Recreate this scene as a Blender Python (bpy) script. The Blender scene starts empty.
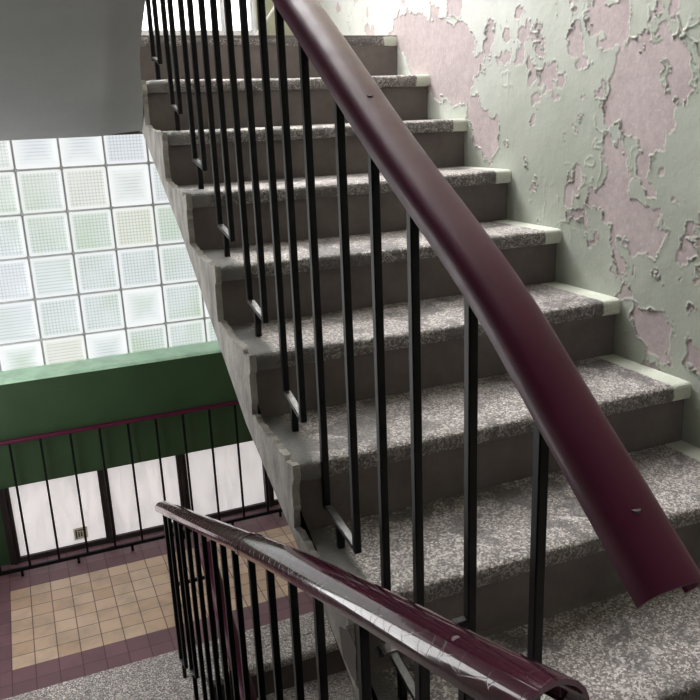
import bpy, bmesh, math, random
import numpy as np
from mathutils import Vector, Matrix
random.seed(7)
S = bpy.context.scene
C = S.collection

# ------------------------------------------------------------------ dimensions
G, H = 0.30, 0.1808          # going and rise of the flights
W = 1.168                    # inner face of the right wall, flight spans x 0..W
XL = -1.32                   # left wall
YW = 3.394                   # face of the window wall
ZF = -2 * H                  # floor the photographer stands on
ZL = -1.19                   # lower half landing (tiled)
ZU = 8 * H                   # upper half landing

# ------------------------------------------------------------------ helpers
class MB:
    """collects shapes into one mesh"""
    def __init__(self): self.v, self.f = [], []
    def add(self, v, f):
        n = len(self.v); self.v += [tuple(p) for p in v]; self.f += [tuple(i + n for i in q) for q in f]; return self
    def box(self, a, b):
        (x0, y0, z0), (x1, y1, z1) = a, b
        return self.add([(x0,y0,z0),(x1,y0,z0),(x1,y1,z0),(x0,y1,z0),(x0,y0,z1),(x1,y0,z1),(x1,y1,z1),(x0,y1,z1)],
                        [(0,3,2,1),(4,5,6,7),(0,1,5,4),(1,2,6,5),(2,3,7,6),(3,0,4,7)])
    def bar(self, p, q, w, d, up=(0,0,1)):
        """rectangular bar from p to q; w across (horizontal), d the other way"""
        p, q = Vector(p), Vector(q); t = (q - p).normalized(); up = Vector(up)
        if abs(t.dot(up)) > 0.99: up = Vector((0,1,0))
        s = t.cross(up).normalized(); u = s.cross(t)
        vs = [c + s*a*w/2 + u*b*d/2 for c in (p, q) for a, b in ((-1,-1),(1,-1),(1,1),(-1,1))]
        return self.add(vs, [(3,2,1,0),(4,5,6,7),(0,1,5,4),(1,2,6,5),(2,3,7,6),(3,0,4,7)])
    def tube(self, p, q, r, n=10):
        p, q = Vector(p), Vector(q); t = (q - p).normalized()
        a = t.orthogonal().normalized(); b = t.cross(a)
        vs = [c + (a*math.cos(2*math.pi*i/n) + b*math.sin(2*math.pi*i/n))*r for c in (p, q) for i in range(n)]
        fs = [(i, (i+1)%n, n+(i+1)%n, n+i) for i in range(n)] + [tuple(range(n))[::-1], tuple(range(n, 2*n))]
        return self.add(vs, fs)
    def loft(self, rings, cap=True):
        n = len(rings[0]); vs = [p for r in rings for p in r]; fs = []
        for k in range(len(rings)-1):
            for i in range(n):
                j = (i+1) % n
                fs.append((k*n+i, k*n+j, (k+1)*n+j, (k+1)*n+i))
        if cap: fs += [tuple(range(n))[::-1], tuple(range((len(rings)-1)*n, len(rings)*n))]
        return self.add(vs, fs)
    def prism(self, yz, x0, x1):
        return self.loft([[(x0, y, z) for y, z in yz], [(x1, y, z) for y, z in yz]])
    def build(self, name, mat, parent=None, smooth=False, bevel=0, seg=2):
        base = Vector(parent_base(parent)) if parent else Vector((0,0,0))
        me = bpy.data.meshes.new(name)
        me.from_pydata([tuple(Vector(p) - base) for p in self.v], [], self.f); me.update()
        bm = bmesh.new(); bm.from_mesh(me); bmesh.ops.recalc_face_normals(bm, faces=bm.faces); bm.to_mesh(me); bm.free()
        o = bpy.data.objects.new(name, me); C.objects.link(o); me.materials.append(mat)
        if parent: o.parent = parent
        if smooth:
            for p in me.polygons: p.use_smooth = True
            me.set_sharp_from_angle(angle=math.radians(38))
        if bevel:
            b = o.modifiers.new('bevel', 'BEVEL'); b.width = bevel; b.segments = seg; b.limit_method = 'ANGLE'; b.angle_limit = math.radians(40)
            if not smooth:
                for p in me.polygons: p.use_smooth = True
                me.set_sharp_from_angle(angle=math.radians(38))
        return o
def parent_base(o):
    p = Vector((0,0,0))
    while o: p += o.location; o = o.parent
    return p
def tag(o, label=None, cat=None, group=None, kind=None):
    if label: o['label'] = label
    if cat: o['category'] = cat
    if group: o['group'] = group
    if kind: o['kind'] = kind
    return o
def thing(name, label, cat, loc, group=None, kind=None):
    o = bpy.data.objects.new(name, None); C.objects.link(o); o.location = loc; o.empty_display_size = .1
    return tag(o, label, cat, group, kind)
def struct(name, mb, mat, label, cat, **k):
    return tag(mb.build(name, mat, **k), label, cat, kind='structure')

# ------------------------------------------------------------------ materials
class N:
    def __init__(s, name):
        s.m = bpy.data.materials.new(name); s.m.use_nodes = True; s.t = s.m.node_tree
        s.t.nodes.clear(); s.out = s.n('ShaderNodeOutputMaterial'); s.geo = None
    def n(s, kind, **k):
        x = s.t.nodes.new(kind)
        for a, b in k.items(): setattr(x, a, b)
        return x
    def set(s, sock, v):
        if isinstance(v, bpy.types.NodeSocket): s.t.links.new(v, sock)
        elif isinstance(v, (tuple, list)): sock.default_value = tuple(v) + ((1,) if len(v) == 3 and len(sock.default_value) == 4 else ())
        else: sock.default_value = v
    def pos(s):
        if not s.geo: s.geo = s.n('ShaderNodeNewGeometry')
        return s.geo.outputs['Position']
    def xyz(s, v=None):
        x = s.n('ShaderNodeSeparateXYZ'); s.set(x.inputs[0], v or s.pos()); return x.outputs
    def vec(s, x=0., y=0., z=0.):
        c = s.n('ShaderNodeCombineXYZ')
        for i, v in enumerate((x, y, z)): s.set(c.inputs[i], v)
        return c.outputs[0]
    def math(s, op, a, b=0., c=0., clamp=False):
        x = s.n('ShaderNodeMath', operation=op, use_clamp=clamp)
        for i, v in enumerate((a, b, c)): s.set(x.inputs[i], v)
        return x.outputs[0]
    def noise(s, scale, detail=4, rough=.55, v=None, dist=0., stretch=None):
        x = s.n('ShaderNodeTexNoise'); v = v or s.pos()
        if stretch:
            mp = s.n('ShaderNodeMapping'); s.set(mp.inputs[0], v); mp.inputs['Scale'].default_value = stretch; v = mp.outputs[0]
        s.set(x.inputs['Vector'], v); x.inputs['Scale'].default_value = scale
        x.inputs['Detail'].default_value = detail; x.inputs['Roughness'].default_value = rough; x.inputs['Distortion'].default_value = dist
        return x.outputs['Fac']
    def vor(s, scale, feature='F1', v=None):
        x = s.n('ShaderNodeTexVoronoi', feature=feature); s.set(x.inputs['Vector'], v or s.pos()); x.inputs['Scale'].default_value = scale; return x.outputs
    def ramp(s, f, a, b, smooth=False):
        x = s.n('ShaderNodeMapRange', clamp=True); x.interpolation_type = 'SMOOTHSTEP' if smooth else 'LINEAR'
        s.set(x.inputs[0], f); s.set(x.inputs[1], a); s.set(x.inputs[2], b); return x.outputs[0]
    def mix(s, f, a, b, mode='MIX'):
        x = s.n('ShaderNodeMix', data_type='RGBA', blend_type=mode); s.set(x.inputs[0], f); s.set(x.inputs[6], a); s.set(x.inputs[7], b); return x.outputs[2]
    def bump(s, h, strength=.4, dist=.004, normal=None):
        x = s.n('ShaderNodeBump'); s.set(x.inputs['Height'], h); x.inputs['Strength'].default_value = strength; x.inputs['Distance'].default_value = dist
        if normal: s.set(x.inputs['Normal'], normal)
        return x.outputs[0]
    def bsdf(s, col, rough=.5, spec=.5, metal=0., normal=None, coat=0., coat_r=.05, emit=None, estr=0.):
        p = s.n('ShaderNodeBsdfPrincipled'); I = p.inputs
        s.set(I['Base Color'], col); s.set(I['Roughness'], rough); s.set(I['Specular IOR Level'], spec); s.set(I['Metallic'], metal)
        if normal: s.set(I['Normal'], normal)
        if coat: s.set(I['Coat Weight'], coat); s.set(I['Coat Roughness'], coat_r)
        if emit is not None: s.set(I['Emission Color'], emit); s.set(I['Emission Strength'], estr)
        s.t.links.new(p.outputs[0], s.out.inputs[0]); return s.m

def mat_terrazzo(name, tint=1., plaster_left=True, strip=True, film=.72):
    s = N(name); x, y, z = s.xyz()
    v = s.vor(270); chip = s.n('ShaderNodeSeparateColor'); s.set(chip.inputs[0], v['Color'])
    v2 = s.vor(150); chip2 = s.n('ShaderNodeSeparateColor'); s.set(chip2.inputs[0], v2['Color'])
    r = s.math('MAXIMUM', s.ramp(chip.outputs[0], .55, .85), s.math('MULTIPLY', s.ramp(chip2.outputs[1], .72, .9), .9))
    warm = s.mix(chip.outputs[1], (.60*tint,.575*tint,.55*tint), (.50*tint,.43*tint,.415*tint))
    base = s.mix(s.ramp(s.noise(40,3), .3, .7), (.13*tint,.110*tint,.105*tint), (.22*tint,.19*tint,.18*tint))
    col = s.mix(r, base, s.mix(s.ramp(chip.outputs[2], .7, .8), warm, (.80*tint,.77*tint,.74*tint)))
    # worn dark film in blotches
    w = s.ramp(s.noise(6, 7, .66, dist=.5), .52, .58, True)
    w = s.math('MULTIPLY', w, film)
    col = s.mix(w, col, (.09,.083,.08))
    grime = s.ramp(s.noise(2.2, 5, .6), .35, .75)
    col = s.mix(s.math('MULTIPLY', grime, .3), col, (.12,.11,.10))
    if plaster_left:
        f = s.ramp(s.math('ADD', x, s.math('MULTIPLY', s.noise(18, 4), .05)), .105, .075, True)
        pl = s.mix(s.noise(25, 5), (.14,.135,.13), (.27,.26,.25))
        col = s.mix(f, col, pl)
    if strip:
        edge = s.ramp(s.math('ADD', x, s.math('MULTIPLY', s.noise(45, 4, .7), .02)), 1.110, 1.116)
        col = s.mix(edge, col, s.mix(s.noise(20, 4), (.50,.53,.44), (.68,.70,.61)))
    hgt = s.math('ADD', s.math('MULTIPLY', v['Distance'], -6.), s.noise(30, 5))
    rough = s.ramp(s.noise(50, 3), 0., 1.); rough = s.math('MULTIPLY_ADD', rough, .25, .36)
    return s.bsdf(col, rough, .5, normal=s.bump(hgt, .35, .002))

def mat_concrete(name, a, b, scale=9, bumpy=.5, rough=.85, streak=False):
    s = N(name)
    f = s.ramp(s.noise(scale, 7, .62, stretch=(1,1,.45) if streak else None), .3, .7)
    col = s.mix(f, a, b)
    h = s.math('ADD', s.noise(55, 6, .65), s.math('MULTIPLY', s.noise(8, 4), 2.))
    return s.bsdf(col, rough, .35, normal=s.bump(h, bumpy, .004))

def mat_plain(name, col, rough=.5, spec=.5, var=.15, metal=0., coat=0., coat_r=.05, bump=0., scale=14):
    s = N(name)
    c = s.mix(s.ramp(s.noise(scale, 5), .3, .7), tuple(q*(1-var) for q in col), tuple(min(1,q*(1+var)) for q in col))
    nm = s.bump(s.noise(60, 5), bump, .002) if bump else None
    return s.bsdf(c, rough, spec, metal, nm, coat, coat_r)

def mat_tile(name, beige=True, size=.0985, y0=2.400, x0=-.80):
    s = N(name); x, y, z = s.xyz()
    u = s.math('DIVIDE', s.math('SUBTRACT', x, x0), size); v = s.math('DIVIDE', s.math('SUBTRACT', y, y0), size)
    wn = s.n('ShaderNodeTexWhiteNoise', noise_dimensions='2D'); s.set(wn.inputs['Vector'], s.vec(s.math('FLOOR', u), s.math('FLOOR', v)))
    if beige: col = s.mix(wn.outputs[0], (.58,.40,.275), (.72,.54,.40))
    else: col = s.mix(wn.outputs[0], (.185,.098,.115), (.235,.125,.145))
    col = s.mix(s.math('MULTIPLY', s.ramp(s.noise(9, 6), .45, .75), .45), col, (.22,.17,.14) if beige else (.12,.075,.08))
    fu = s.math('PINGPONG', u, .5); fv = s.math('PINGPONG', v, .5)
    d = s.math('MINIMUM', fu, fv); j = s.ramp(d, .014, .03)
    col = s.mix(j, (.15,.095,.08) if beige else (.10,.05,.055), col)
    return s.bsdf(col, s.math('MULTIPLY_ADD', s.noise(20,3), .25, .34), .5, normal=s.bump(j, .35, .0015))

def mat_paint_wall():
    s = N('peeling green paint over pink plaster'); x, y, z = s.xyz()
    at = s.n('ShaderNodeAttribute', attribute_name='paint').outputs['Fac']
    m = s.ramp(at, .35, .65)
    n1 = s.ramp(s.noise(2.3, 5), .35, .65)
    green = s.mix(n1, (.365,.395,.335), (.43,.455,.405))
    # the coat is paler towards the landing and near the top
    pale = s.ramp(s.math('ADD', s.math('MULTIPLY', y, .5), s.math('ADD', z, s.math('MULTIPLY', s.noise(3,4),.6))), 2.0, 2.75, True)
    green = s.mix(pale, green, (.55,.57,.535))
    dirt = s.ramp(s.noise(5, 7, .65, stretch=(1,1,.4)), .5, .8)
    green = s.mix(s.math('MULTIPLY', dirt, .35), green, (.33,.36,.27))
    pink = s.mix(s.ramp(s.noise(30, 6, .7), .3, .7), (.38,.32,.32), (.49,.425,.42))
    pink = s.mix(s.math('MULTIPLY', s.ramp(s.noise(70, 3), .55, .7), .5), pink, (.55,.49,.48))
    col = s.mix(m, pink, green)
    h = s.math('ADD', s.math('MULTIPLY', s.noise(90, 4, .6), .5), s.noise(16, 5))
    return s.bsdf(col, s.math('MULTIPLY_ADD', m, -.25, .85), .4, normal=s.bump(h, .3, .004))

def mat_glass_block(name, strength):
    """daylit translucent glass blocks: lattice moulding in the glass, tint and haze per block"""
    s = N(name); x, y, z = s.xyz()
    P, X0, Z0 = .21825, -.4614, .917
    u = s.math('DIVIDE', s.math('SUBTRACT', x, X0), P); v = s.math('DIVIDE', s.math('SUBTRACT', z, Z0), P)
    wn = s.n('ShaderNodeTexWhiteNoise', noise_dimensions='2D'); s.set(wn.inputs['Vector'], s.vec(s.math('FLOOR', u), s.math('FLOOR', v)))
    ch = s.n('ShaderNodeSeparateColor'); s.set(ch.inputs[0], wn.outputs['Color'])
    a, b, c = ch.outputs[0], ch.outputs[1], ch.outputs[2]
    lu = s.math('PINGPONG', s.math('MULTIPLY', u, 13.), .5); lv = s.math('PINGPONG', s.math('MULTIPLY', v, 13.), .5)
    bars_v = s.math('MULTIPLY', s.ramp(lu, .02, .22), s.math('LESS_THAN', a, .62))
    bars_v = s.math('MAXIMUM', s.ramp(lu, .02, .2), s.math('GREATER_THAN', a, .62))
    lat = s.math('MULTIPLY', s.ramp(lv, .02, .22), bars_v)
    eu = s.math('PINGPONG', u, .5); ev = s.math('PINGPONG', v, .5); e = s.math('MINIMUM', eu, ev)
    inner = s.ramp(e, .085, .10)
    lat = s.math('MAXIMUM', lat, s.math('SUBTRACT', 1., inner))
    haze = s.ramp(s.noise(9, 5), .4, .7)
    rnd = s.ramp(s.math('ADD', s.math('POWER', s.math('SUBTRACT', 1., s.math('MULTIPLY', e, 2.)), 2.), s.math('MULTIPLY', s.noise(14, 4), .25)), .12, .75)
    outside = s.mix(s.ramp(s.noise(2.1, 3, v=s.vec(x, 0., s.math('MULTIPLY', z, .8))), .42, .66), (.80,.85,.86), (.60,.72,.55))
    outside = s.mix(s.ramp(z, .55, 1.0), outside, (.84,.865,.85))
    col = s.mix(s.ramp(c, .5, 1.), outside, (.82,.85,.90))
    col = s.mix(s.math('MULTIPLY', s.math('GREATER_THAN', b, .9), .6), col, (.90,.88,.80))
    dark = s.mix(1., col, (.66,.71,.67), 'MULTIPLY')
    col = s.mix(s.math('MULTIPLY', s.math('SUBTRACT', 1., lat), s.math('MULTIPLY_ADD', haze, -.5, .95)), col, dark)
    col = s.mix(s.math('MULTIPLY', rnd, s.math('GREATER_THAN', a, .72)), col, (.95,.985,.985))
    col = s.mix(s.math('MULTIPLY', s.math('SUBTRACT', 1., inner), .5), col, (1.,1.,1.))
    rim = s.ramp(e, .02, .034)
    col = s.mix(rim, (.50,.53,.53), col)
    return s.bsdf(s.mix(1., col, (.12,.13,.13), 'MULTIPLY'), .2, .4, normal=s.bump(lat, .25, .002), emit=col, estr=strength)

def mat_panel(name, strength, tint=(.90,.855,.85)):
    """white-painted daylit panes, brushed and scratched"""
    s = N(name)
    n1 = s.noise(11, 6, .6, stretch=(2.2,1,.5)); n2 = s.noise(38, 5, .7, stretch=(1.6,1,.35))
    f = s.math('ADD', s.math('MULTIPLY', n1, .6), s.math('MULTIPLY', n2, .4))
    col = s.mix(s.ramp(f, .38, .6), tuple(q*.78 for q in tint), tint)
    scr = s.ramp(s.noise(26, 6, .75, dist=.8), .60, .70)
    col = s.mix(s.math('MULTIPLY', scr, .6), col, (.62,.57,.55))
    return s.bsdf(col, .45, .4, emit=col, estr=strength)

M = dict(
    terr=mat_terrazzo('terrazzo'),
    terr_pale=mat_terrazzo('pale terrazzo', 1.5, False, False, .12),
    nose=mat_terrazzo('darker terrazzo nosing', .62),
    side=mat_concrete('rough painted concrete', (.24,.225,.21), (.60,.575,.535), 16, 1.6, streak=True),
    conc=mat_concrete('grey concrete', (.12,.10,.094), (.175,.15,.14), 9, .35),
    soffit=mat_concrete('grey whitewashed soffit', (.25,.26,.255), (.31,.32,.315), 2.5, .18),
    green=mat_plain('dark green gloss paint', (.034,.068,.030), .42, .4, .12, bump=.1, scale=5),
    ledge=mat_plain('light green ledge paint', (.52,.78,.56), .35, .5, .15, bump=.1),
    olive=mat_plain('olive wall paint', (.40,.40,.29), .6, .4, .1, bump=.2),
    white=mat_plain('off white wall paint', (.56,.55,.54), .7, .4, .1, bump=.2),
    iron=mat_plain('black gloss iron', (.0045,.0042,.0052), .40, .2, .3, scale=40),
    worn=mat_plain('worn dark iron', (.07,.068,.07), .38, .6, .5, metal=.5, scale=60),
    grout=mat_plain('grey mortar', (.5,.5,.49), .9, .3, .15),
    beige_tile=mat_tile('beige floor tile'),
    maroon_tile=mat_tile('maroon floor tile', False),
    frame=mat_plain('dark brown window frame', (.03,.022,.022), .5, .4, .3),
    pale_frame=mat_plain('pale window frame', (.62,.62,.62), .5, .4, .05),
    blocks=mat_glass_block('daylit glass blocks', .90),
    blocks_high=mat_panel('daylit upper glass blocks', 28.0, (.95,.94,.945)),
    blocks_added=mat_panel('glowing blocks of added window', 4.6, (.94,.935,.935)),
    panel=mat_panel('white painted panes', .60),
    panel_high=mat_panel('bright white panes', 3.2, (.93,.94,.95)),
    wall=mat_paint_wall(),
    rod=mat_plain('pale rod', (.62,.62,.58), .5, .4, .05),
    sticker=mat_plain('beige paper', (.80,.74,.60), .7, .3, .1),
    ink=mat_plain('dark print', (.10,.10,.09), .7, .3, .1),
    steel=mat_plain('dull steel', (.10,.085,.09), .45, .5, .2, metal=.6),
)
def mat_rail():
    s = N('maroon plastic handrail')
    col = s.mix(s.ramp(s.noise(6, 5), .3, .7), (.076,.007,.030), (.094,.010,.038))
    col = s.mix(s.math('MULTIPLY', s.ramp(s.noise(55, 6, .75), .66, .75), .35), col, (.20,.12,.14))
    rough = s.math('MULTIPLY_ADD', s.ramp(s.noise(22, 5), .35, .75), .14, .38)
    return s.bsdf(col, rough, .27, normal=s.bump(s.noise(24, 3, .5), .12, .003), coat=.12, coat_r=.15)
M['rail'] = mat_rail()
def mat_rail_dark():
    s = N('scuffed dark maroon handrail')
    col = s.mix(s.ramp(s.noise(9, 5), .3, .7), (.060,.007,.024), (.078,.010,.030))
    cr = s.vor(26, 'DISTANCE_TO_EDGE', v=s.pos())['Distance']
    rough = s.math('MULTIPLY_ADD', s.ramp(s.noise(30, 4), .4, .8), .12, .08)
    return s.bsdf(col, rough, .5, normal=s.bump(s.math('ADD', s.noise(16, 3), s.math('MULTIPLY', s.ramp(cr, 0., .03), .4)), .15, .003), coat=.6, coat_r=.05)
M['rail_gloss'] = mat_rail_dark()

# ------------------------------------------------------------------ 2-d noise for shaped edges
def vnoise(u, v, seed):
    u = np.asarray(u, float); v = np.asarray(v, float)
    iu = np.floor(u).astype(int); iv = np.floor(v).astype(int); fu = u-iu; fv = v-iv
    fu = fu*fu*(3-2*fu); fv = fv*fv*(3-2*fv)
    def h(a, b):
        n = (a.astype(np.int64)*374761393 + b.astype(np.int64)*668265263 + seed*1442695041) & 0x7fffffff
        n = ((n ^ (n >> 13)) * 1274126177) & 0x7fffffff
        return ((n ^ (n >> 16)) & 0xffff) / 65535.
    return (h(iu,iv)*(1-fu)+h(iu+1,iv)*fu)*(1-fv) + (h(iu,iv+1)*(1-fu)+h(iu+1,iv+1)*fu)*fv
def fbm(u, v, seed, oct=5, g=.5):
    r = 0; a = 1; t = 0
    for i in range(oct):
        r = r + a*vnoise(u*2**i, v*2**i, seed+i*17); t += a; a *= g
    return r/t
def n1(x, seed): return float(vnoise(np.array([x]), np.array([.37]), seed)[0])-.5

# ------------------------------------------------------------------ the flight that climbs away on the right
SOF = lambda y: float(np.interp(y, (-.25, .40, .99, 1.213, 1.635, 2.19), (-.32, .065, .328, .478, .765, 1.074)))            # underside of the flight
NOSE = .022
def tread_mesh(k, x0, x1, ynose, z, depth, seed, thick=.05, dirn=1, worn=True):
    """a tread slab with rounded worn nose; dirn +1: nose faces -y, -1: nose faces +y"""
    rings = []; nx = 44
    for i in range(nx+1):
        x = x0 + (x1-x0)*i/nx
        j = n1(x*23, seed)*.006 + n1(x*60, seed+5)*.004
        dip = -.005*math.sin(math.pi*i/nx)**2 + n1(x*9, seed+9)*.003 if worn else 0
        e = max(0., 1-(x-x0)/.035)**2*.018 if worn else 0           # the open end is worn round
        f = max(0., 1-(x-x0)/.03)**2*.012 if worn else 0
        y0 = ynose + j*.6 + e; r = .013
        prof = [(y0+.004, z-thick+.004), (y0, z-thick+.014), (y0-.001, z-r-f+dip), (y0+.003, z-r*.45-f+dip), (y0+r*.55, z-.002-f+dip), (y0+r*1.4, z-f*.6+dip*.8),
                (y0+.06, z+dip*.8-f*.3), (ynose+depth*.55, z+dip*.5), (ynose+depth, z), (ynose+depth, z-thick)]
        rings.append([(x, ynose + dirn*(y-ynose), zz) for y, zz in prof])
    return MB().loft(rings)
def dark_nose(o):  # front faces of the nosing get a darker terrazzo
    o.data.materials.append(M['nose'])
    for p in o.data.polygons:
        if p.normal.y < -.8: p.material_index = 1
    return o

flight = thing('stair_flight', 'worn terrazzo stair flight climbing away beside the peeling green wall', 'stairs', (W/2, 0, 0))
prof = []
for k in range(-1, 8):
    zb = k*H - .048
    prof += [(k*G + NOSE, (k-1)*H - .048 if k > -1 else ZF+.001), (k*G + NOSE, zb)]
prof += [(7*G + G, 7*H - .048)]
prof += [(2.395, 1.085), (2.18, SOF(2.18)), (-.25, SOF(-.25)), (-.27, ZF+.001)]
slab = MB().prism(prof, .006, W).build('stair_slab', M['conc'], flight)
for k in range(-1, 8):
    dark_nose(tread_mesh(k, 0., W-.001, k*G, k*H, G + NOSE - .001, 40+k*7).build('tread', M['terr'], flight, smooth=True))
# light plaster skin on the open side with a broken upper edge
def step_line(y):
    """height of the step outline at y"""
    k = math.floor(y/G); return k*H, y-k*G
pts = []
y = -.26
step = .008
top = []
yy = -.26
for k in range(-1, 8):
    y0 = k*G
    # up the riser, then along the tread
    for t in np.linspace(0, 1, 20):
        yr = y0 + NOSE*(.9) - (.016 if t > .7 else .004)*math.sin(t*math.pi*.5) + n1(t*9+k*13, 3)*.008 + n1(t*23+k*13, 8)*.006
        top.append((yr, (k-1)*H + .012 + (H-.014)*t if t > 0 else (k-1)*H+.014))
    for t in np.linspace(.06, 1, 34):
        yt = y0 + .01 + (G-.0)*t
        zt = k*H + .001 + n1(t*14+k*31, 11)*.012 + n1(t*37+k*31, 19)*.009 + .022*max(0, t-.62)/.38 + (-.010 if t < .15 else 0)
        top.append((min(yt, y0+G+NOSE*.5), zt))
low = [(yy, SOF(yy)) for yy in np.linspace(2.19, -.25, 60)]
top = [p for p in top if p[1] > SOF(p[0])+.01]
outline = top + low
skin = MB().prism(outline, -.010, .008)
sk = skin.build('side_plaster', M['side'], flight)
ch = MB().loft([[(xx, a, b) for a, b in ((.352,.103),(.330,.112),(.302,.126),(.278,.118),(.262,.107),(.270,.07),(.266,.033),(.285,.022),(.30,.025),(.320,.036),(.337,.039),(.345,.064))] for xx in (-.0118, -.009)]).build('chipped_patch', M['conc'], sk)
ch['label'] = 'dark patch where the plaster has broken away'
sk['label'] = 'pale rough plaster side with a broken upper edge'

# ------------------------------------------------------------------ the flight that goes down on the left
down = thing('stair_flight', 'pale terrazzo flight going down to the tiled landing, at the lower left', 'stairs', (-.7, .9, ZL))
DN = [(1.83-.38*(5-j), ZF-.138*j) for j in range(0, 6)]
prof = [(-.20, ZF-.05)]
for j in range(0, 5): prof += [(DN[j][0]-NOSE, DN[j][1]-.05), (DN[j][0]-NOSE, DN[j+1][1]-.05)]
prof += [(DN[5][0]-NOSE, DN[5][1]-.05), (DN[5][0]-NOSE, ZL-.05), (DN[5][0]-.15, ZL-.15), (-.20, ZF-.40)]
MB().prism(prof, XL+.002, -.15).build('stair_slab', M['conc'], down)
for j in range(1, 6):
    tread_mesh(j, XL+.002, -.145, DN[j][0], DN[j][1], .4+NOSE-.002, 300+j*9, dirn=-1, worn=False).build('tread', M['terr_pale'], down, smooth=True)

# ------------------------------------------------------------------ the flight below, climbing to the tiled landing
below = thing('stair_flight', 'pale terrazzo flight below, seen between the black bars, climbing to the tiled landing', 'stairs', (W/2, 1.4, -2.4))
YB = 1.95
prof = [(YB-.3*6, ZL-H*7-.05)]
for j in range(6, -1, -1):
    yn = YB-.3*j; zt = ZL-H*j
    prof += [(yn+NOSE, zt-H-.05), (yn+NOSE, zt-.05)]
prof += [(YB+.12, ZL-.05), (YB+.12, ZL-.30), (YB-.3*6, ZL-H*7-.25)]
MB().prism(prof, -.02, W).build('stair_slab', M['conc'], below)
for j in range(0, 6):
    tread_mesh(j, -.025, W-.001, YB-.3*j, ZL-H*j, (.3 if j else .2)+NOSE-.001, 500+j*9).build('tread', M['terr_pale'], below, smooth=True)

# ------------------------------------------------------------------ the flight overhead on the left (its grey underside)
over = thing('stair_flight', 'grey plastered underside of the flight overhead, in the upper left corner', 'stairs', (-.7, 2.2, 1.08))
SO = lambda y: 1.075 + .58*(2.2-y)
rows = []
ys = np.linspace(2.2, -.35, 40)
xe = -.065
def so_ring(y, zb):
    w = .004*n1(y*9, 77); t = min(1, max(0, (2.2-y)/.42)); t = t*t*(3-2*t)
    xe = -.0105 + t*(-.048+.0105); q = .22 + .78*t
    return [(XL+.002, y, zb), (-.175, y, zb), (-.15, y, zb+.007*q), (-.12, y, zb+.022*q), (-.09, y, zb+.040*q), (xe+w*t, y, zb+.066*q), (xe+w*t, y, zb+.20), (XL+.002, y, zb+.20)]
rings = [[(a, 2.395, c) for a, b, c in so_ring(2.395, 1.075)]] + [so_ring(y, SO(y)) for y in ys]
MB().loft(rings).build('soffit', M['soffit'], over, smooth=True)
prof = []
for k in range(0, 9):
    yn = 2.4-.3*k
    prof += [(yn, ZU+H*k), (yn, ZU+H*(k+1))]
prof += [(-.35, ZU+H*9), (-.35, SO(-.35)+.19), (2.39, SO(2.39)+.19)]
MB().prism(prof, XL+.002, -.07).build('stair_slab', M['conc'], over)


# ------------------------------------------------------------------ floors and landings
MB_ = MB().box((XL, -2.3, ZF-.2), (W, -.27, ZF)).box((XL, -.27, ZF-.2), (-.012, DN[0][0], ZF))
struct('floor', MB_, M['terr_pale'], 'terrazzo floor at the foot of the climbing flight', 'floor')
up = struct('floor', MB().box((XL, 2.402, 1.075), (W, YW+.02, ZU-.001)), M['conc'], 'upper half landing slab behind the top step', 'landing')
dark_nose(tread_mesh(8, 0., W-.001, 2.4, ZU, .5, 97).build('landing_nose', M['terr'], up, smooth=True))
lo = struct('floor', MB().box((XL, YB+.12, ZL-.25), (W, YW+.02, ZL-.006)), M['terr_pale'], 'tiled half landing below the window wall', 'landing')
MB().box((XL, YB+.12, ZL-.006), (W, 2.218, ZL)).build('terrazzo_strip', M['terr_pale'], lo)
MB().box((XL, YB-.16, ZL-.05), (-.03, YB+.12, ZL)).build('terrazzo_strip', M['terr_pale'], lo)
MB().box((-.80, 2.400, ZL-.006), (W, 3.085, ZL)).build('beige_tiles', M['beige_tile'], lo)
MB().box((XL, 2.218, ZL-.006), (W, 2.400, ZL)).box((XL, 2.400, ZL-.006), (-.80, 3.085, ZL)).box((XL, 3.085, ZL-.006), (W, YW, ZL)).build('maroon_tiles', M['maroon_tile'], lo)
struct('floor', MB().box((XL, -2.3, -2.75), (W, YW+.1, -2.6)), M['conc'], 'lowest floor of the stairwell', 'floor')
struct('floor', MB().box((XL, -2.3, ZU+H*9-.2), (W, -.351, ZU+H*9)), M['soffit'], 'floor slab of the storey above', 'floor')

# ------------------------------------------------------------------ shell
TOP = 4.25
SKX0, SKX1, SKY0, SKY1 = -.4, W-.1, 1.5, 3.3  # opening added in the unseen ceiling to light the treads from above
struct('ceiling', MB().box((XL-.1, -2.4, TOP), (SKX0, YW+.2, TOP+.1)).box((SKX1, -2.4, TOP), (W+.1, YW+.2, TOP+.1)).box((SKX0, -2.4, TOP), (SKX1, SKY0, TOP+.1)).box((SKX0, SKY1, TOP), (SKX1, YW+.2, TOP+.1)), M['white'], 'white ceiling over the stairwell with an added opening for daylight', 'ceiling')
pl_ = bpy.data.lights.new('added_opening_portal', 'AREA'); pl_.shape = 'RECTANGLE'; pl_.size = SKX1-SKX0; pl_.size_y = SKY1-SKY0; pl_.cycles.is_portal = True
po = bpy.data.objects.new('added_opening_portal', pl_); C.objects.link(po); po.location = ((SKX0+SKX1)/2, (SKY0+SKY1)/2, TOP+.05)
LY0, LY1, LZ0, LZ1 = 1.55, 3.2, -.62, 1.02
struct('wall_left', MB().box((XL-.1, -2.4, -2.75), (XL, LY0, TOP)).box((XL-.1, LY1, -2.75), (XL, YW+.2, TOP)).box((XL-.1, LY0, -2.75), (XL, LY1, LZ0)).box((XL-.1, LY0, LZ1), (XL, LY1, TOP)), M['white'], 'pale wall on the left of the stairwell', 'wall')
struct('wall_front', MB().box((XL-.1, -2.4, -2.75), (W+.1, -2.3, TOP)), M['white'], 'pale wall behind the viewer', 'wall')
struct('baseboard_back', MB().box((XL, YW-.02, ZL), (W, YW+.12, -1.185)), M['green'], 'dark green sill under the white panes', 'sill')
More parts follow.
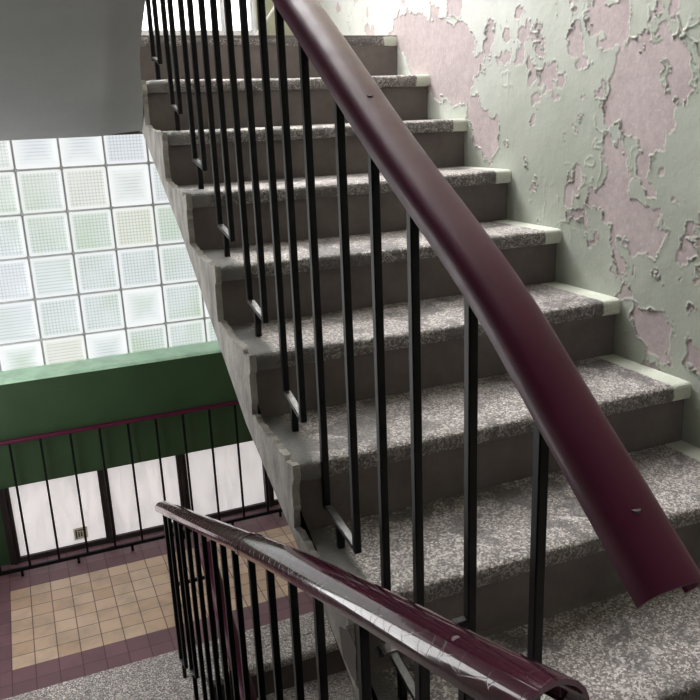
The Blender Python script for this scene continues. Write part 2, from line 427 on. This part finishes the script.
struct('wall_back', MB().box((.83, YW-.01, ZU), (W, YW+.15, 2.0)).box((XL, YW-.005, ZU), (.83, YW+.15, 1.535)), M['olive'], 'olive wall beside the window on the upper landing', 'wall')
# green beam with a pale ledge
bm_ = struct('trim_1', MB().loft([[(x, 3.26, -.69), (x, YW+.12, -.69), (x, YW+.12, -.098), (x, 3.26, -.118)] for x in (XL, W)]), M['green'], 'dark green beam under the glass blocks', 'beam')
lg = MB().loft([[(x, 3.254, -.126), (x, 3.256, -.113), (x, 3.27, -.107), (x, YW+.02, -.092), (x, YW+.02, -.10), (x, 3.262, -.124)] for x in (XL, W)]).build('ledge', M['ledge'], bm_)
struct('trim_2', MB().box((XL, 3.26, 2.0), (W, YW+.12, 2.62)), M['green'], 'green beam over the upper landing window', 'beam')
struct('wall_back', MB().box((XL, YW, -2.6), (W, YW+.12, ZL-.2)), M['green'], 'green wall below the tiled landing', 'wall')
struct('wall_back', MB().box((XL, YW-.005, ZL), (-.775, YW+.12, -.69)), M['green'], 'dark green wall left of the white panes', 'wall')

# ------------------------------------------------------------------ glass block windows
def glass_wall(name, z0, z1, shift, mat, label):
    P, X0, Z0 = .21825, -.4614, .917 + shift
    root = thing(name, label, 'window', (0, YW, z0), kind='structure')
    b = MB(); gm = MB()
    j = .0045
    i0 = math.floor((XL-X0)/P); i1 = math.ceil((W-X0)/P); k0 = math.floor((z0-Z0)/P); k1 = math.ceil((z1-Z0)/P)
    for i in range(i0, i1):
        for k in range(k0, k1):
            x0, x1, a0, a1 = X0+i*P+j, X0+(i+1)*P-j, Z0+k*P+j, Z0+(k+1)*P-j
            x0, x1, a0, a1 = max(x0, XL), min(x1, W), max(a0, z0), min(a1, z1)
            if x1-x0 < .02 or a1-a0 < .02: continue
            r = .022
            def ring(ins, y, c):
                q = []
                for cx, cz, s0 in ((x1-ins-c, a1-ins-c, 0), (x0+ins+c, a1-ins-c, 1), (x0+ins+c, a0+ins+c, 2), (x1-ins-c, a0+ins+c, 3)):
                    for t in range(4):
                        g = math.pi/2*(s0 + t/3); q.append((cx+c*math.cos(g), y, cz+c*math.sin(g)))
                return q
            rr = min(r, (a1-a0)/2.5, (x1-x0)/2.5)
            dz = random.uniform(-.002, .002)
            b.loft([ring(0, YW+.05, rr*.5), ring(0, YW+.006+dz, rr*.5), ring(.004, YW+.001+dz, rr*.7), ring(.016, YW+.004+dz, rr), ring(.02, YW+.007+dz, rr)])
    b.build('glass_blocks', mat, root, smooth=True)
    gm.box((XL, YW+.012, z0), (W, YW+.045, z1)).build('mortar', M['grout'], root)
glass_wall('window_1', -.10, 1.075, 0, M['blocks'], 'wall of square glass blocks above the dark green beam')
glass_wall('window_2', 2.62, TOP, 2.0, M['blocks_high'], 'upper wall of glass blocks over the upper landing')
lw = thing('added_window', 'unseen glass block window added in the left wall for light', 'window', (XL, (LY0+LY1)/2, LZ0), kind='structure')  # glowing window added out of view to brighten landing, stair side and rail
b = MB(); P = .2125
for i in range(int((LY1-LY0)/P)):
    for k in range(7):
        y0, z0 = LY0+i*P+.006, LZ0+k*.228+.006
        b.loft([[(xx, y0+e, z0+e), (xx, y0+P-.012-e, z0+e), (xx, y0+P-.012-e, z0+.216-e), (xx, y0+e, z0+.216-e)] for xx, e in ((XL-.07, 0), (XL-.012, 0), (XL-.004, .012))])
b.build('glass_blocks', M['blocks_added'], lw)
MB().box((XL-.065, LY0, LZ0), (XL-.012, LY1, LZ1)).build('mortar', M['grout'], lw)
def panel_window(name, z0, z1, posts, xa, xb, y, pane, fr, label, pw):
    root = thing(name, label, 'window', ((xa+xb)/2, y, z0), kind='structure')
    for a, b in zip(posts[:-1], posts[1:]):
        MB().box((a+pw*.2, y, z0+.02), (b-pw*.2, y+.02, z1)).build('pane', pane, root)
    for i, p in enumerate(posts):
        MB().box((p-pw/2, y-.022, z0), (p+pw/2, y+.04, z1)).box((p-pw*.12, y-.034, z0), (p+pw*.12, y-.02, z1)).build('frame_post', fr, root)
    MB().box((xa, y-.02, z0), (xb, y+.04, z0+.03)).build('frame_rail', fr, root)
    return root
panel_window('window_3', -1.19, -.68, [-.765, -.25, .190, .705, W-.03], -.79, W, 3.385, M['panel'], M['frame'], 'row of white painted panes with dark posts below the green beam', .055)
panel_window('window_4', 1.535, 2.0, [XL+.03, -.4, .195, .645, .805], XL, .83, 3.375, M['panel_high'], M['pale_frame'], 'bright white panes on the upper landing behind the top step', .03)

st = tag(MB().box((-.447, 3.381, -1.135), (-.372, 3.3848, -1.065)).build('sticker', M['sticker']), 'small beige sticker low on the leftmost white pane', 'sticker')
pr = MB()
for a, b, c, d in ((-.438, -.430, -1.125, -1.075), (-.424, -.392, -1.083, -1.076), (-.424, -.416, -1.12, -1.09), (-.410, -.402, -1.12, -1.09), (-.394, -.384, -1.12, -1.09)):
    pr.box((a, 3.3798, c), (b, 3.3812, d))
pr.build('print', M['ink'], st)
tag(MB().tube((.735, 3.33, 1.448), (.985, 3.33, 1.76), .008).build('rod', M['rod']), 'thin pale rod leaning in the corner of the upper landing', 'rod')

# ------------------------------------------------------------------ right wall with peeling paint
wr = struct('wall_right', MB().box((W+.006, -2.4, -2.75), (W+.12, YW+.2, TOP)).box((W+.0005, -2.4, -2.75), (W+.006, .2, TOP)).box((W+.0005, .2, 1.95), (W+.006, YW, TOP)).box((W+.0005, .2, -2.75), (W+.006, YW, -.05)), M['olive'], 'pale green wall with large patches of paint peeled off to pink plaster', 'wall')
d = .0033
Y0, Y1, Z0, Z1 = .2, YW, -.05, 1.95
ny = int((Y1-Y0)/d)+1; nz = int((Z1-Z0)/d)+1
Yg, Zg = np.meshgrid(np.linspace(Y0, Y1, ny), np.linspace(Z0, Z1, nz), indexing='ij')
PATCH = [
 [(1.12,1.386),(1.031,1.399),(.921,1.361),(.944,1.285),(.883,1.26),(.803,1.3),(.736,1.284),(.692,1.226),(.679,1.166),(.722,1.149),(.781,1.214),(.805,1.187),(.778,1.118),(.752,1.06),(.787,.991),(.823,.919),(.796,.868),(.866,.906),(.858,.99),(.923,1.041),(1.016,1.105),(1.006,1.183),(.972,1.258),(1.108,1.332)],
 [(.992,1.009),(.92,1.004),(.899,.936),(.869,.853),(.79,.806),(.749,.748),(.788,.7),(.861,.679),(.927,.704),(.983,.777),(1.013,.842),(1.002,.921)],
 [(.853,.521),(.725,.546),(.681,.483),(.733,.422),(.785,.424)],
 [(.941,.697),(.896,.678),(.876,.596),(.851,.546),(.894,.553),(.934,.602)],
 [(.629,.478),(.567,.464),(.45,.30),(.605,.391)],
 [(2.75,1.47),(2.42,1.47),(2.227,1.52),(2.015,1.457),(1.766,1.401),(1.737,1.269),(1.764,1.177),(1.604,1.07),(1.556,.975),(1.655,.933),(1.763,1.001),(1.785,1.112),(2.019,1.16),(2.191,1.227),(2.42,1.40)],
 [(1.20,1.33),(1.16,1.345),(1.124,1.323),(1.10,1.255),(1.15,1.24)],
 [(1.30,1.225),(1.26,1.25),(1.22,1.20),(1.27,1.18)],
 [(.62,1.10),(.585,1.12),(.56,1.05),(.60,1.03)]]
BLOB = [(1.543,1.36,.028,.022),(1.442,1.338,.03,.03),(1.385,1.24,.022,.03),(1.302,1.194,.03,.02),(1.131,.881,.012,.03),(1.9,1.495,.05,.03),(1.66,1.33,.02,.06),(.60,.80,.02,.03),(.66,.72,.02,.03),(.63,.58,.02,.03)]
def poly_sd(poly):
    x, y = Yg, Zg; dmin = np.full(x.shape, 9.); inside = np.zeros(x.shape, bool)
    n = len(poly)
    for i in range(n):
        (ax, ay), (bx, by) = poly[i], poly[(i+1) % n]
        ex, ey = bx-ax, by-ay; wx, wy = x-ax, y-ay
        t = np.clip((wx*ex+wy*ey)/(ex*ex+ey*ey), 0, 1)
        dmin = np.minimum(dmin, np.hypot(wx-ex*t, wy-ey*t))
        c = ((ay <= y) != (by <= y)) & (x < ax + (y-ay)/((by-ay) or 1e-9)*(bx-ax))
        inside ^= c
    return np.where(inside, -dmin, dmin)
wu = Yg + .05*(fbm(Yg*14, Zg*14, 5, 4)-.5); wv = Zg + .05*(fbm(Yg*14, Zg*14, 55, 4)-.5)
sd = np.full(Yg.shape, 9.)
for p in PATCH: sd = np.minimum(sd, poly_sd(p))
for a, b, ra, rb in BLOB: sd = np.minimum(sd, (np.hypot((Yg-a)/ra, (Zg-b)/rb)-1)*min(ra, rb))
rag = fbm(Yg*22, Zg*22, 101, 5, .58)-.5
field = sd + .10*rag
# loose chips around the patches, more of them high on the wall
near = np.exp(-np.clip(sd, 0, None)/.08)
hi = np.clip((Zg-.55)/.6, .15, 1)*np.clip((1.35-Yg)/.3, .12, 1) + .9*np.exp(-((Yg-1.62)/.16)**2-((Zg-1.38)/.16)**2)+ .8*np.exp(-((Yg-2.6)/.35)**2-((Zg-1.65)/.2)**2)
chips = fbm(Yg*17, Zg*14, 203, 5, .55)
field = np.minimum(field, ((.735 - .15*np.clip(.7*near+.4*hi, 0, 1)) - chips)*.3)
paint = (field > 0).astype(float)
# distance to the broken edge, from the field itself
edge = np.clip(field, 0, None)
curln = np.clip(fbm(Yg*17, Zg*17, 307, 3)*2.6-.9, 0, 1)
height = paint*.0016 + paint*curln*.0068*np.exp(-(edge/.0046)**2)
# lifted creases where the coat has buckled without falling off
cr = np.abs(fbm(wu*11, wv*9, 411, 4, .5)-.5); crm = np.clip(fbm(Yg*4, Zg*4, 509, 3)*2.4-1.15, 0, 1)*np.clip(.25+hi, 0, 1)
height += paint*crm*.0065*np.exp(-(cr/.012)**2)
height += (fbm(Yg*5, Zg*5, 601, 5)-.5)*.006
co = np.stack([np.full(Yg.size, W-parent_base(wr)[0])-height.ravel(), Yg.ravel(), Zg.ravel()], 1)
idx = np.arange(ny*nz).reshape(ny, nz)
quad = np.stack([idx[:-1,:-1], idx[:-1,1:], idx[1:,1:], idx[1:,:-1]], -1).reshape(-1, 4)
me = bpy.data.meshes.new('peeling_paint')
me.vertices.add(len(co)); me.vertices.foreach_set('co', co.astype(np.float32).ravel())
me.loops.add(quad.size); me.loops.foreach_set('vertex_index', quad.astype(np.int32).ravel())
me.polygons.add(len(quad)); me.polygons.foreach_set('loop_start', np.arange(0, quad.size, 4, dtype=np.int32)); me.polygons.foreach_set('loop_total', np.full(len(quad), 4, dtype=np.int32))
me.update(); me.validate()
at = me.attributes.new('paint', 'FLOAT', 'POINT'); at.data.foreach_set('value', paint.ravel().astype(np.float32))
me.polygons.foreach_set('use_smooth', np.ones(len(quad), dtype=bool))
me.materials.append(M['wall'])
pp = bpy.data.objects.new('peeling_paint', me); C.objects.link(pp); pp.parent = wr

# ------------------------------------------------------------------ railings
def rail_profile(w, h):
    a = w/2
    return [(-a*.82, -h*.42), (-a*.97, -h*.34), (-a, -h*.05), (-a*.93, h*.18), (-a*.74, h*.38), (-a*.4, h*.52), (0, h*.56), (a*.4, h*.52), (a*.74, h*.38), (a*.93, h*.18), (a, -h*.05), (a*.97, -h*.34), (a*.82, -h*.42)]
def flat_profile(w, h):
    a = w/2
    return [(-a*.80, -h*.45), (-a*.96, -h*.38), (-a, -h*.1), (-a*.98, h*.16), (-a*.86, h*.36), (-a*.62, h*.47), (-a*.3, h*.53), (0, h*.55), (a*.3, h*.53), (a*.62, h*.46), (a*.86, h*.32), (a*.98, h*.1), (a, -h*.12), (a*.96, -h*.38), (a*.80, -h*.45)]
def channel(prof, h, t=.0045):
    """hollow handrail section, open underneath"""
    zb = min(z for _, z in prof)
    inner = [(x*.87, zb + (z-zb)*(1-t/h*1.1) - (.0005 if z-zb > .004 else 0)) for x, z in prof]
    inner[0] = (prof[0][0]*.93, zb+.0002); inner[-1] = (prof[-1][0]*.93, zb+.0002)
    return prof + inner[::-1]
def sweep(path, prof):
    """path: points in a vertical plane of constant x (or near it); profile (across, up)"""
    rings = []; P = [Vector(p) for p in path]
    for i, p in enumerate(P):
        t = (P[min(i+1, len(P)-1)] - P[max(i-1, 0)]).normalized()
        s = t.cross(Vector((0,0,1))).normalized(); u = s.cross(t)
        rings.append([p + s*a + u*b for a, b in prof])
    return rings
def smooth_path(pts, n=60):
    P = [Vector(p) for p in pts]; out = []
    for i in range(len(P)-1):
        p0, p1, p2, p3 = P[max(i-1,0)], P[i], P[i+1], P[min(i+2,len(P)-1)]
        k = max(2, int(n/(len(P)-1)))
        for j in range(k):
            t = j/k
            out.append(.5*((2*p1)+(p2-p0)*t+(2*p0-5*p1+4*p2-p3)*t*t+(3*p1-p0-3*p2+p3)*t**3))
    return out + [P[-1]]
BAL = .016

# the climbing railing
XU = .065
rr = thing('stair_railing', 'black iron railing with a maroon handrail climbing the worn flight', 'railing', (XU, 1., .5))
up_path = smooth_path([(XU, -.432, .622), (XU, -.27, .748), (XU, -.087, .886), (XU, .217, 1.070), (XU, .649, 1.347), (XU, 1.4, 1.80), (XU, 2.33, 2.36)], 72)
hr = MB().loft(sweep(up_path, channel(flat_profile(.078, .044), .044))).build('handrail', M['rail'], rr, smooth=True)
def zat(path, y):
    for a, b in zip(path[:-1], path[1:]):
        lo_, hi_ = (a, b) if a.y < b.y else (b, a)
        if lo_.y <= y <= hi_.y: return lo_.z + (hi_.z-lo_.z)*(y-lo_.y)/(hi_.y-lo_.y)
    return path[0].z
MB().loft([[p + Vector((dx, 0, dz-.020)) for dx, dz in ((-.016,-.003),(.016,-.003),(.016,.003),(-.016,.003))] for p in up_path[4:-1]]).build('rail_strip', M['iron'], rr)
def screw(path, y, x, parent, up):
    z = zat(path, y) + up
    p = Vector((x, y, z)); MB().tube(p - Vector((0,0,.004)), p + Vector((0,-.0004,.0006)), .006, 14).build('screw', M['steel'], parent)
screw(up_path, -.376, XU-.006, hr, .0285); screw(up_path, .285, XU-.002, hr, .0272)
PAIRS = [(-.202, -.033, None, None), (.141, .281, .048, .080), (.424, .596, H+.046, H+.068), (.732, .853, 2*H+.056, 2*H+.088), (.996, 1.131, 3*H+.064, 3*H+.088), (1.274, 1.407, 4*H+.064, 4*H+.086), (1.550, 1.676, 5*H+.070, 5*H+.090), (1.838, 1.956, 6*H+.064, 6*H+.084), (2.11, 2.23, 7*H+.062, 7*H+.082)]
def pair(root, x, ya, yb, za, zb, path, stub_z, drop=.024, mat=M['iron']):
    for y, z in ((ya, za), (yb, zb)):
        MB().box((x-BAL/2, y-BAL/2, z-.010), (x+BAL/2, y+BAL/2, zat(path, y)-drop)).build('baluster', mat, root, bevel=.002, seg=1)
    MB().bar((x, ya+BAL/2, za), (x, yb-BAL/2, zb), BAL*1.1, .010).build('joint_bar', M['worn'], root, bevel=.0015, seg=1)
    ym = ya+(yb-ya)*.55; zm = za+(zb-za)*.55
    MB().box((x-BAL/2, ym-BAL/2, stub_z-.012), (x+BAL/2, ym+BAL/2, zm-.006)).build('stub_post', mat, root, bevel=.002, seg=1)
for i, (ya, yb, za, zb) in enumerate(PAIRS):
    k = i-1
    if za is None: za, zb = -H+.05, -H+.09; 
    pair(rr, XU, ya, yb, za, zb, up_path, k*H)

# the descending railing
XD = -.108
dr = thing('stair_railing', 'black iron railing with a scuffed glossy maroon handrail going down on the left', 'railing', (XD, .8, -.4))
zr = lambda y: .366-.391*y+.040
dpath = smooth_path([(XD+.008, -.462, .566), (XD+.006, -.30, zr(-.30)-.014), (XD+.004, 0, zr(0)), (XD+.002, .35, zr(.35)+.010), (XD, .7, zr(.7)+.012), (XD, 1.4, zr(1.4)+.008), (XD, 2.10, zr(2.10)+.006)], 60)
cut = next(i for i, p in enumerate(dpath) if p.y > .62)
dh = MB().loft(sweep(dpath[:cut+1], channel(rail_profile(.072, .042), .042))).build('handrail', M['rail_gloss'], dr, smooth=True)
far = MB().loft(sweep(dpath[cut:], rail_profile(.067, .038))).build('handrail', M['rail_gloss'], dr, smooth=True)
far['label'] = 'dark scuffed far length of the handrail'
MB().loft(sweep([dpath[cut]+Vector((0,-.012,.0047)), dpath[cut]+Vector((0,.018,-.007))], rail_profile(.0735, .044))).build('joint_sleeve', M['rail_gloss'], dr, smooth=True)
MB().loft([[p + Vector((dx, 0, dz-.021)) for dx, dz in ((-.016,-.003),(.016,-.003),(.016,.003),(-.016,.003))] for p in dpath[4:-1]]).build('rail_strip', M['iron'], dr)
MB().tube(dpath[-1]+Vector((0,-.004,0)), dpath[-1]+Vector((0,.012,-.005)), .012, 12).build('end_cap', M['rod'], dr)
screw(dpath, -.29, XD-.002, dh, .0232)
YS = [-.31, -.20, -.006, .195, .343, .503, .662, .83, .97, 1.10, 1.245, 1.39, 1.54, 1.69, 1.80, 1.95, 2.075]
def dz_floor(y):
    z = ZF
    for j in range(1, 6):
        if y > DN[j-1][0]: z = DN[j][1]
    return z if y <= DN[5][0] else ZL
i = 1
ys = [q for q in YS if q > -.25]
for a, b in zip(ys[0::2], ys[1::2]):
    fl = dz_floor((a+b)/2)
    pair(dr, XD, a, b, fl+.075+.03, fl+.055, dpath, fl-.13 if fl > ZL else fl)
MB().box((XD-BAL/2, -.31-BAL/2, ZF-.002), (XD+BAL/2, -.31+BAL/2, zat(dpath, -.31)-.024)).build('baluster', M['iron'], dr, bevel=.002, seg=1)
# flat bar tying the two railings together
tb = MB().bar((XD+.008, -.04, .338), (XU-.006, -.033, .338), .016, .014).build('tie_bar', M['iron'], dr, bevel=.002, seg=1)
MB().bar((XD, 1.99, -.717), (.05, 1.99, -.717), .012, .012).build('tie_bar', M['iron'], dr)
MB().bar((XD+.012, -.05, .3455), (XD+.075, -.05, .3475), .02, .004).build('weld_plate', M['steel'], tb)

# railing of the flight below
XB = .05
br = thing('stair_railing', 'maroon handrail of the flight below, glimpsed between the black bars', 'railing', (XB, 1.6, -1.))
bp = smooth_path([(XB, .55, -1.60), (XB, 1.2, -1.19), (XB, 2.12, -.64)], 20)
MB().loft(sweep(bp, rail_profile(.066, .040))).build('handrail', M['rail'], br, smooth=True)
for y in (.75, .9, 1.05, 1.2, 1.35, 1.5, 1.65, 1.8, 1.95, 2.08):
    j = math.ceil((YB - y)/.3)
    z0 = ZL - H*j
    MB().box((XB-BAL/2, y-BAL/2, z0-.001), (XB+BAL/2, y+BAL/2, zat(bp, y)-.012)).build('baluster', M['iron'], br, bevel=.002, seg=1)

# low railing in front of the white panes
YR = 3.215
wrl = thing('window_railing', 'thin black railing with maroon top rail in front of the white panes', 'railing', (0, YR, ZL))
ztop = lambda x: -.415
MB().box((XL+.004, YR-.014, -.430), (W-.004, YR+.014, -.412)).build('top_rail', M['rail'], wrl, bevel=.004)
MB().box((XL+.004, YR-.007, -1.158), (W-.004, YR+.007, -1.138)).build('bottom_rail', M['iron'], wrl)
x = -.690-.1485*4
xs = []
while x < W-.02: xs.append(x); x += .1485
for i, x in enumerate(xs):
    MB().box((x-.006, YR-.006, -1.145), (x+.006, YR+.006, -.428)).build('bar', M['iron'], wrl)
for x in (-1.03, -.735, -.445, -.155, .135, .425, .72, 1.0):
    MB().box((x-.007, YR-.007, ZL), (x+.007, YR+.007, -1.15)).build('foot', M['iron'], wrl)

# ------------------------------------------------------------------ daylight and camera
wd = bpy.data.worlds.new('daylight'); S.world = wd; wd.use_nodes = True
wd.node_tree.nodes['Background'].inputs[0].default_value = (1., .985, .985, 1); wd.node_tree.nodes['Background'].inputs[1].default_value = 10.5
cam = bpy.data.cameras.new('camera'); co_ = bpy.data.objects.new('camera', cam); C.objects.link(co_)
R = Matrix(((.91926, -.39174, -.03865), (.14436, .24416, .95893), (.36622, .88709, -.28100)))
m4 = Matrix((R[0], R[1], -R[2])).transposed().to_4x4(); m4.translation = Vector((-.50823, -.96990, 1.10810))
co_.matrix_world = m4; cam.sensor_width = 36; cam.lens = 40.898; cam.clip_start = .05
S.camera = co_
vs_ = S.view_settings; vs_.view_transform = 'Standard'; vs_.look = 'None'; vs_.gamma = 1; vs_.use_curve_mapping = False; vs_.exposure = 0
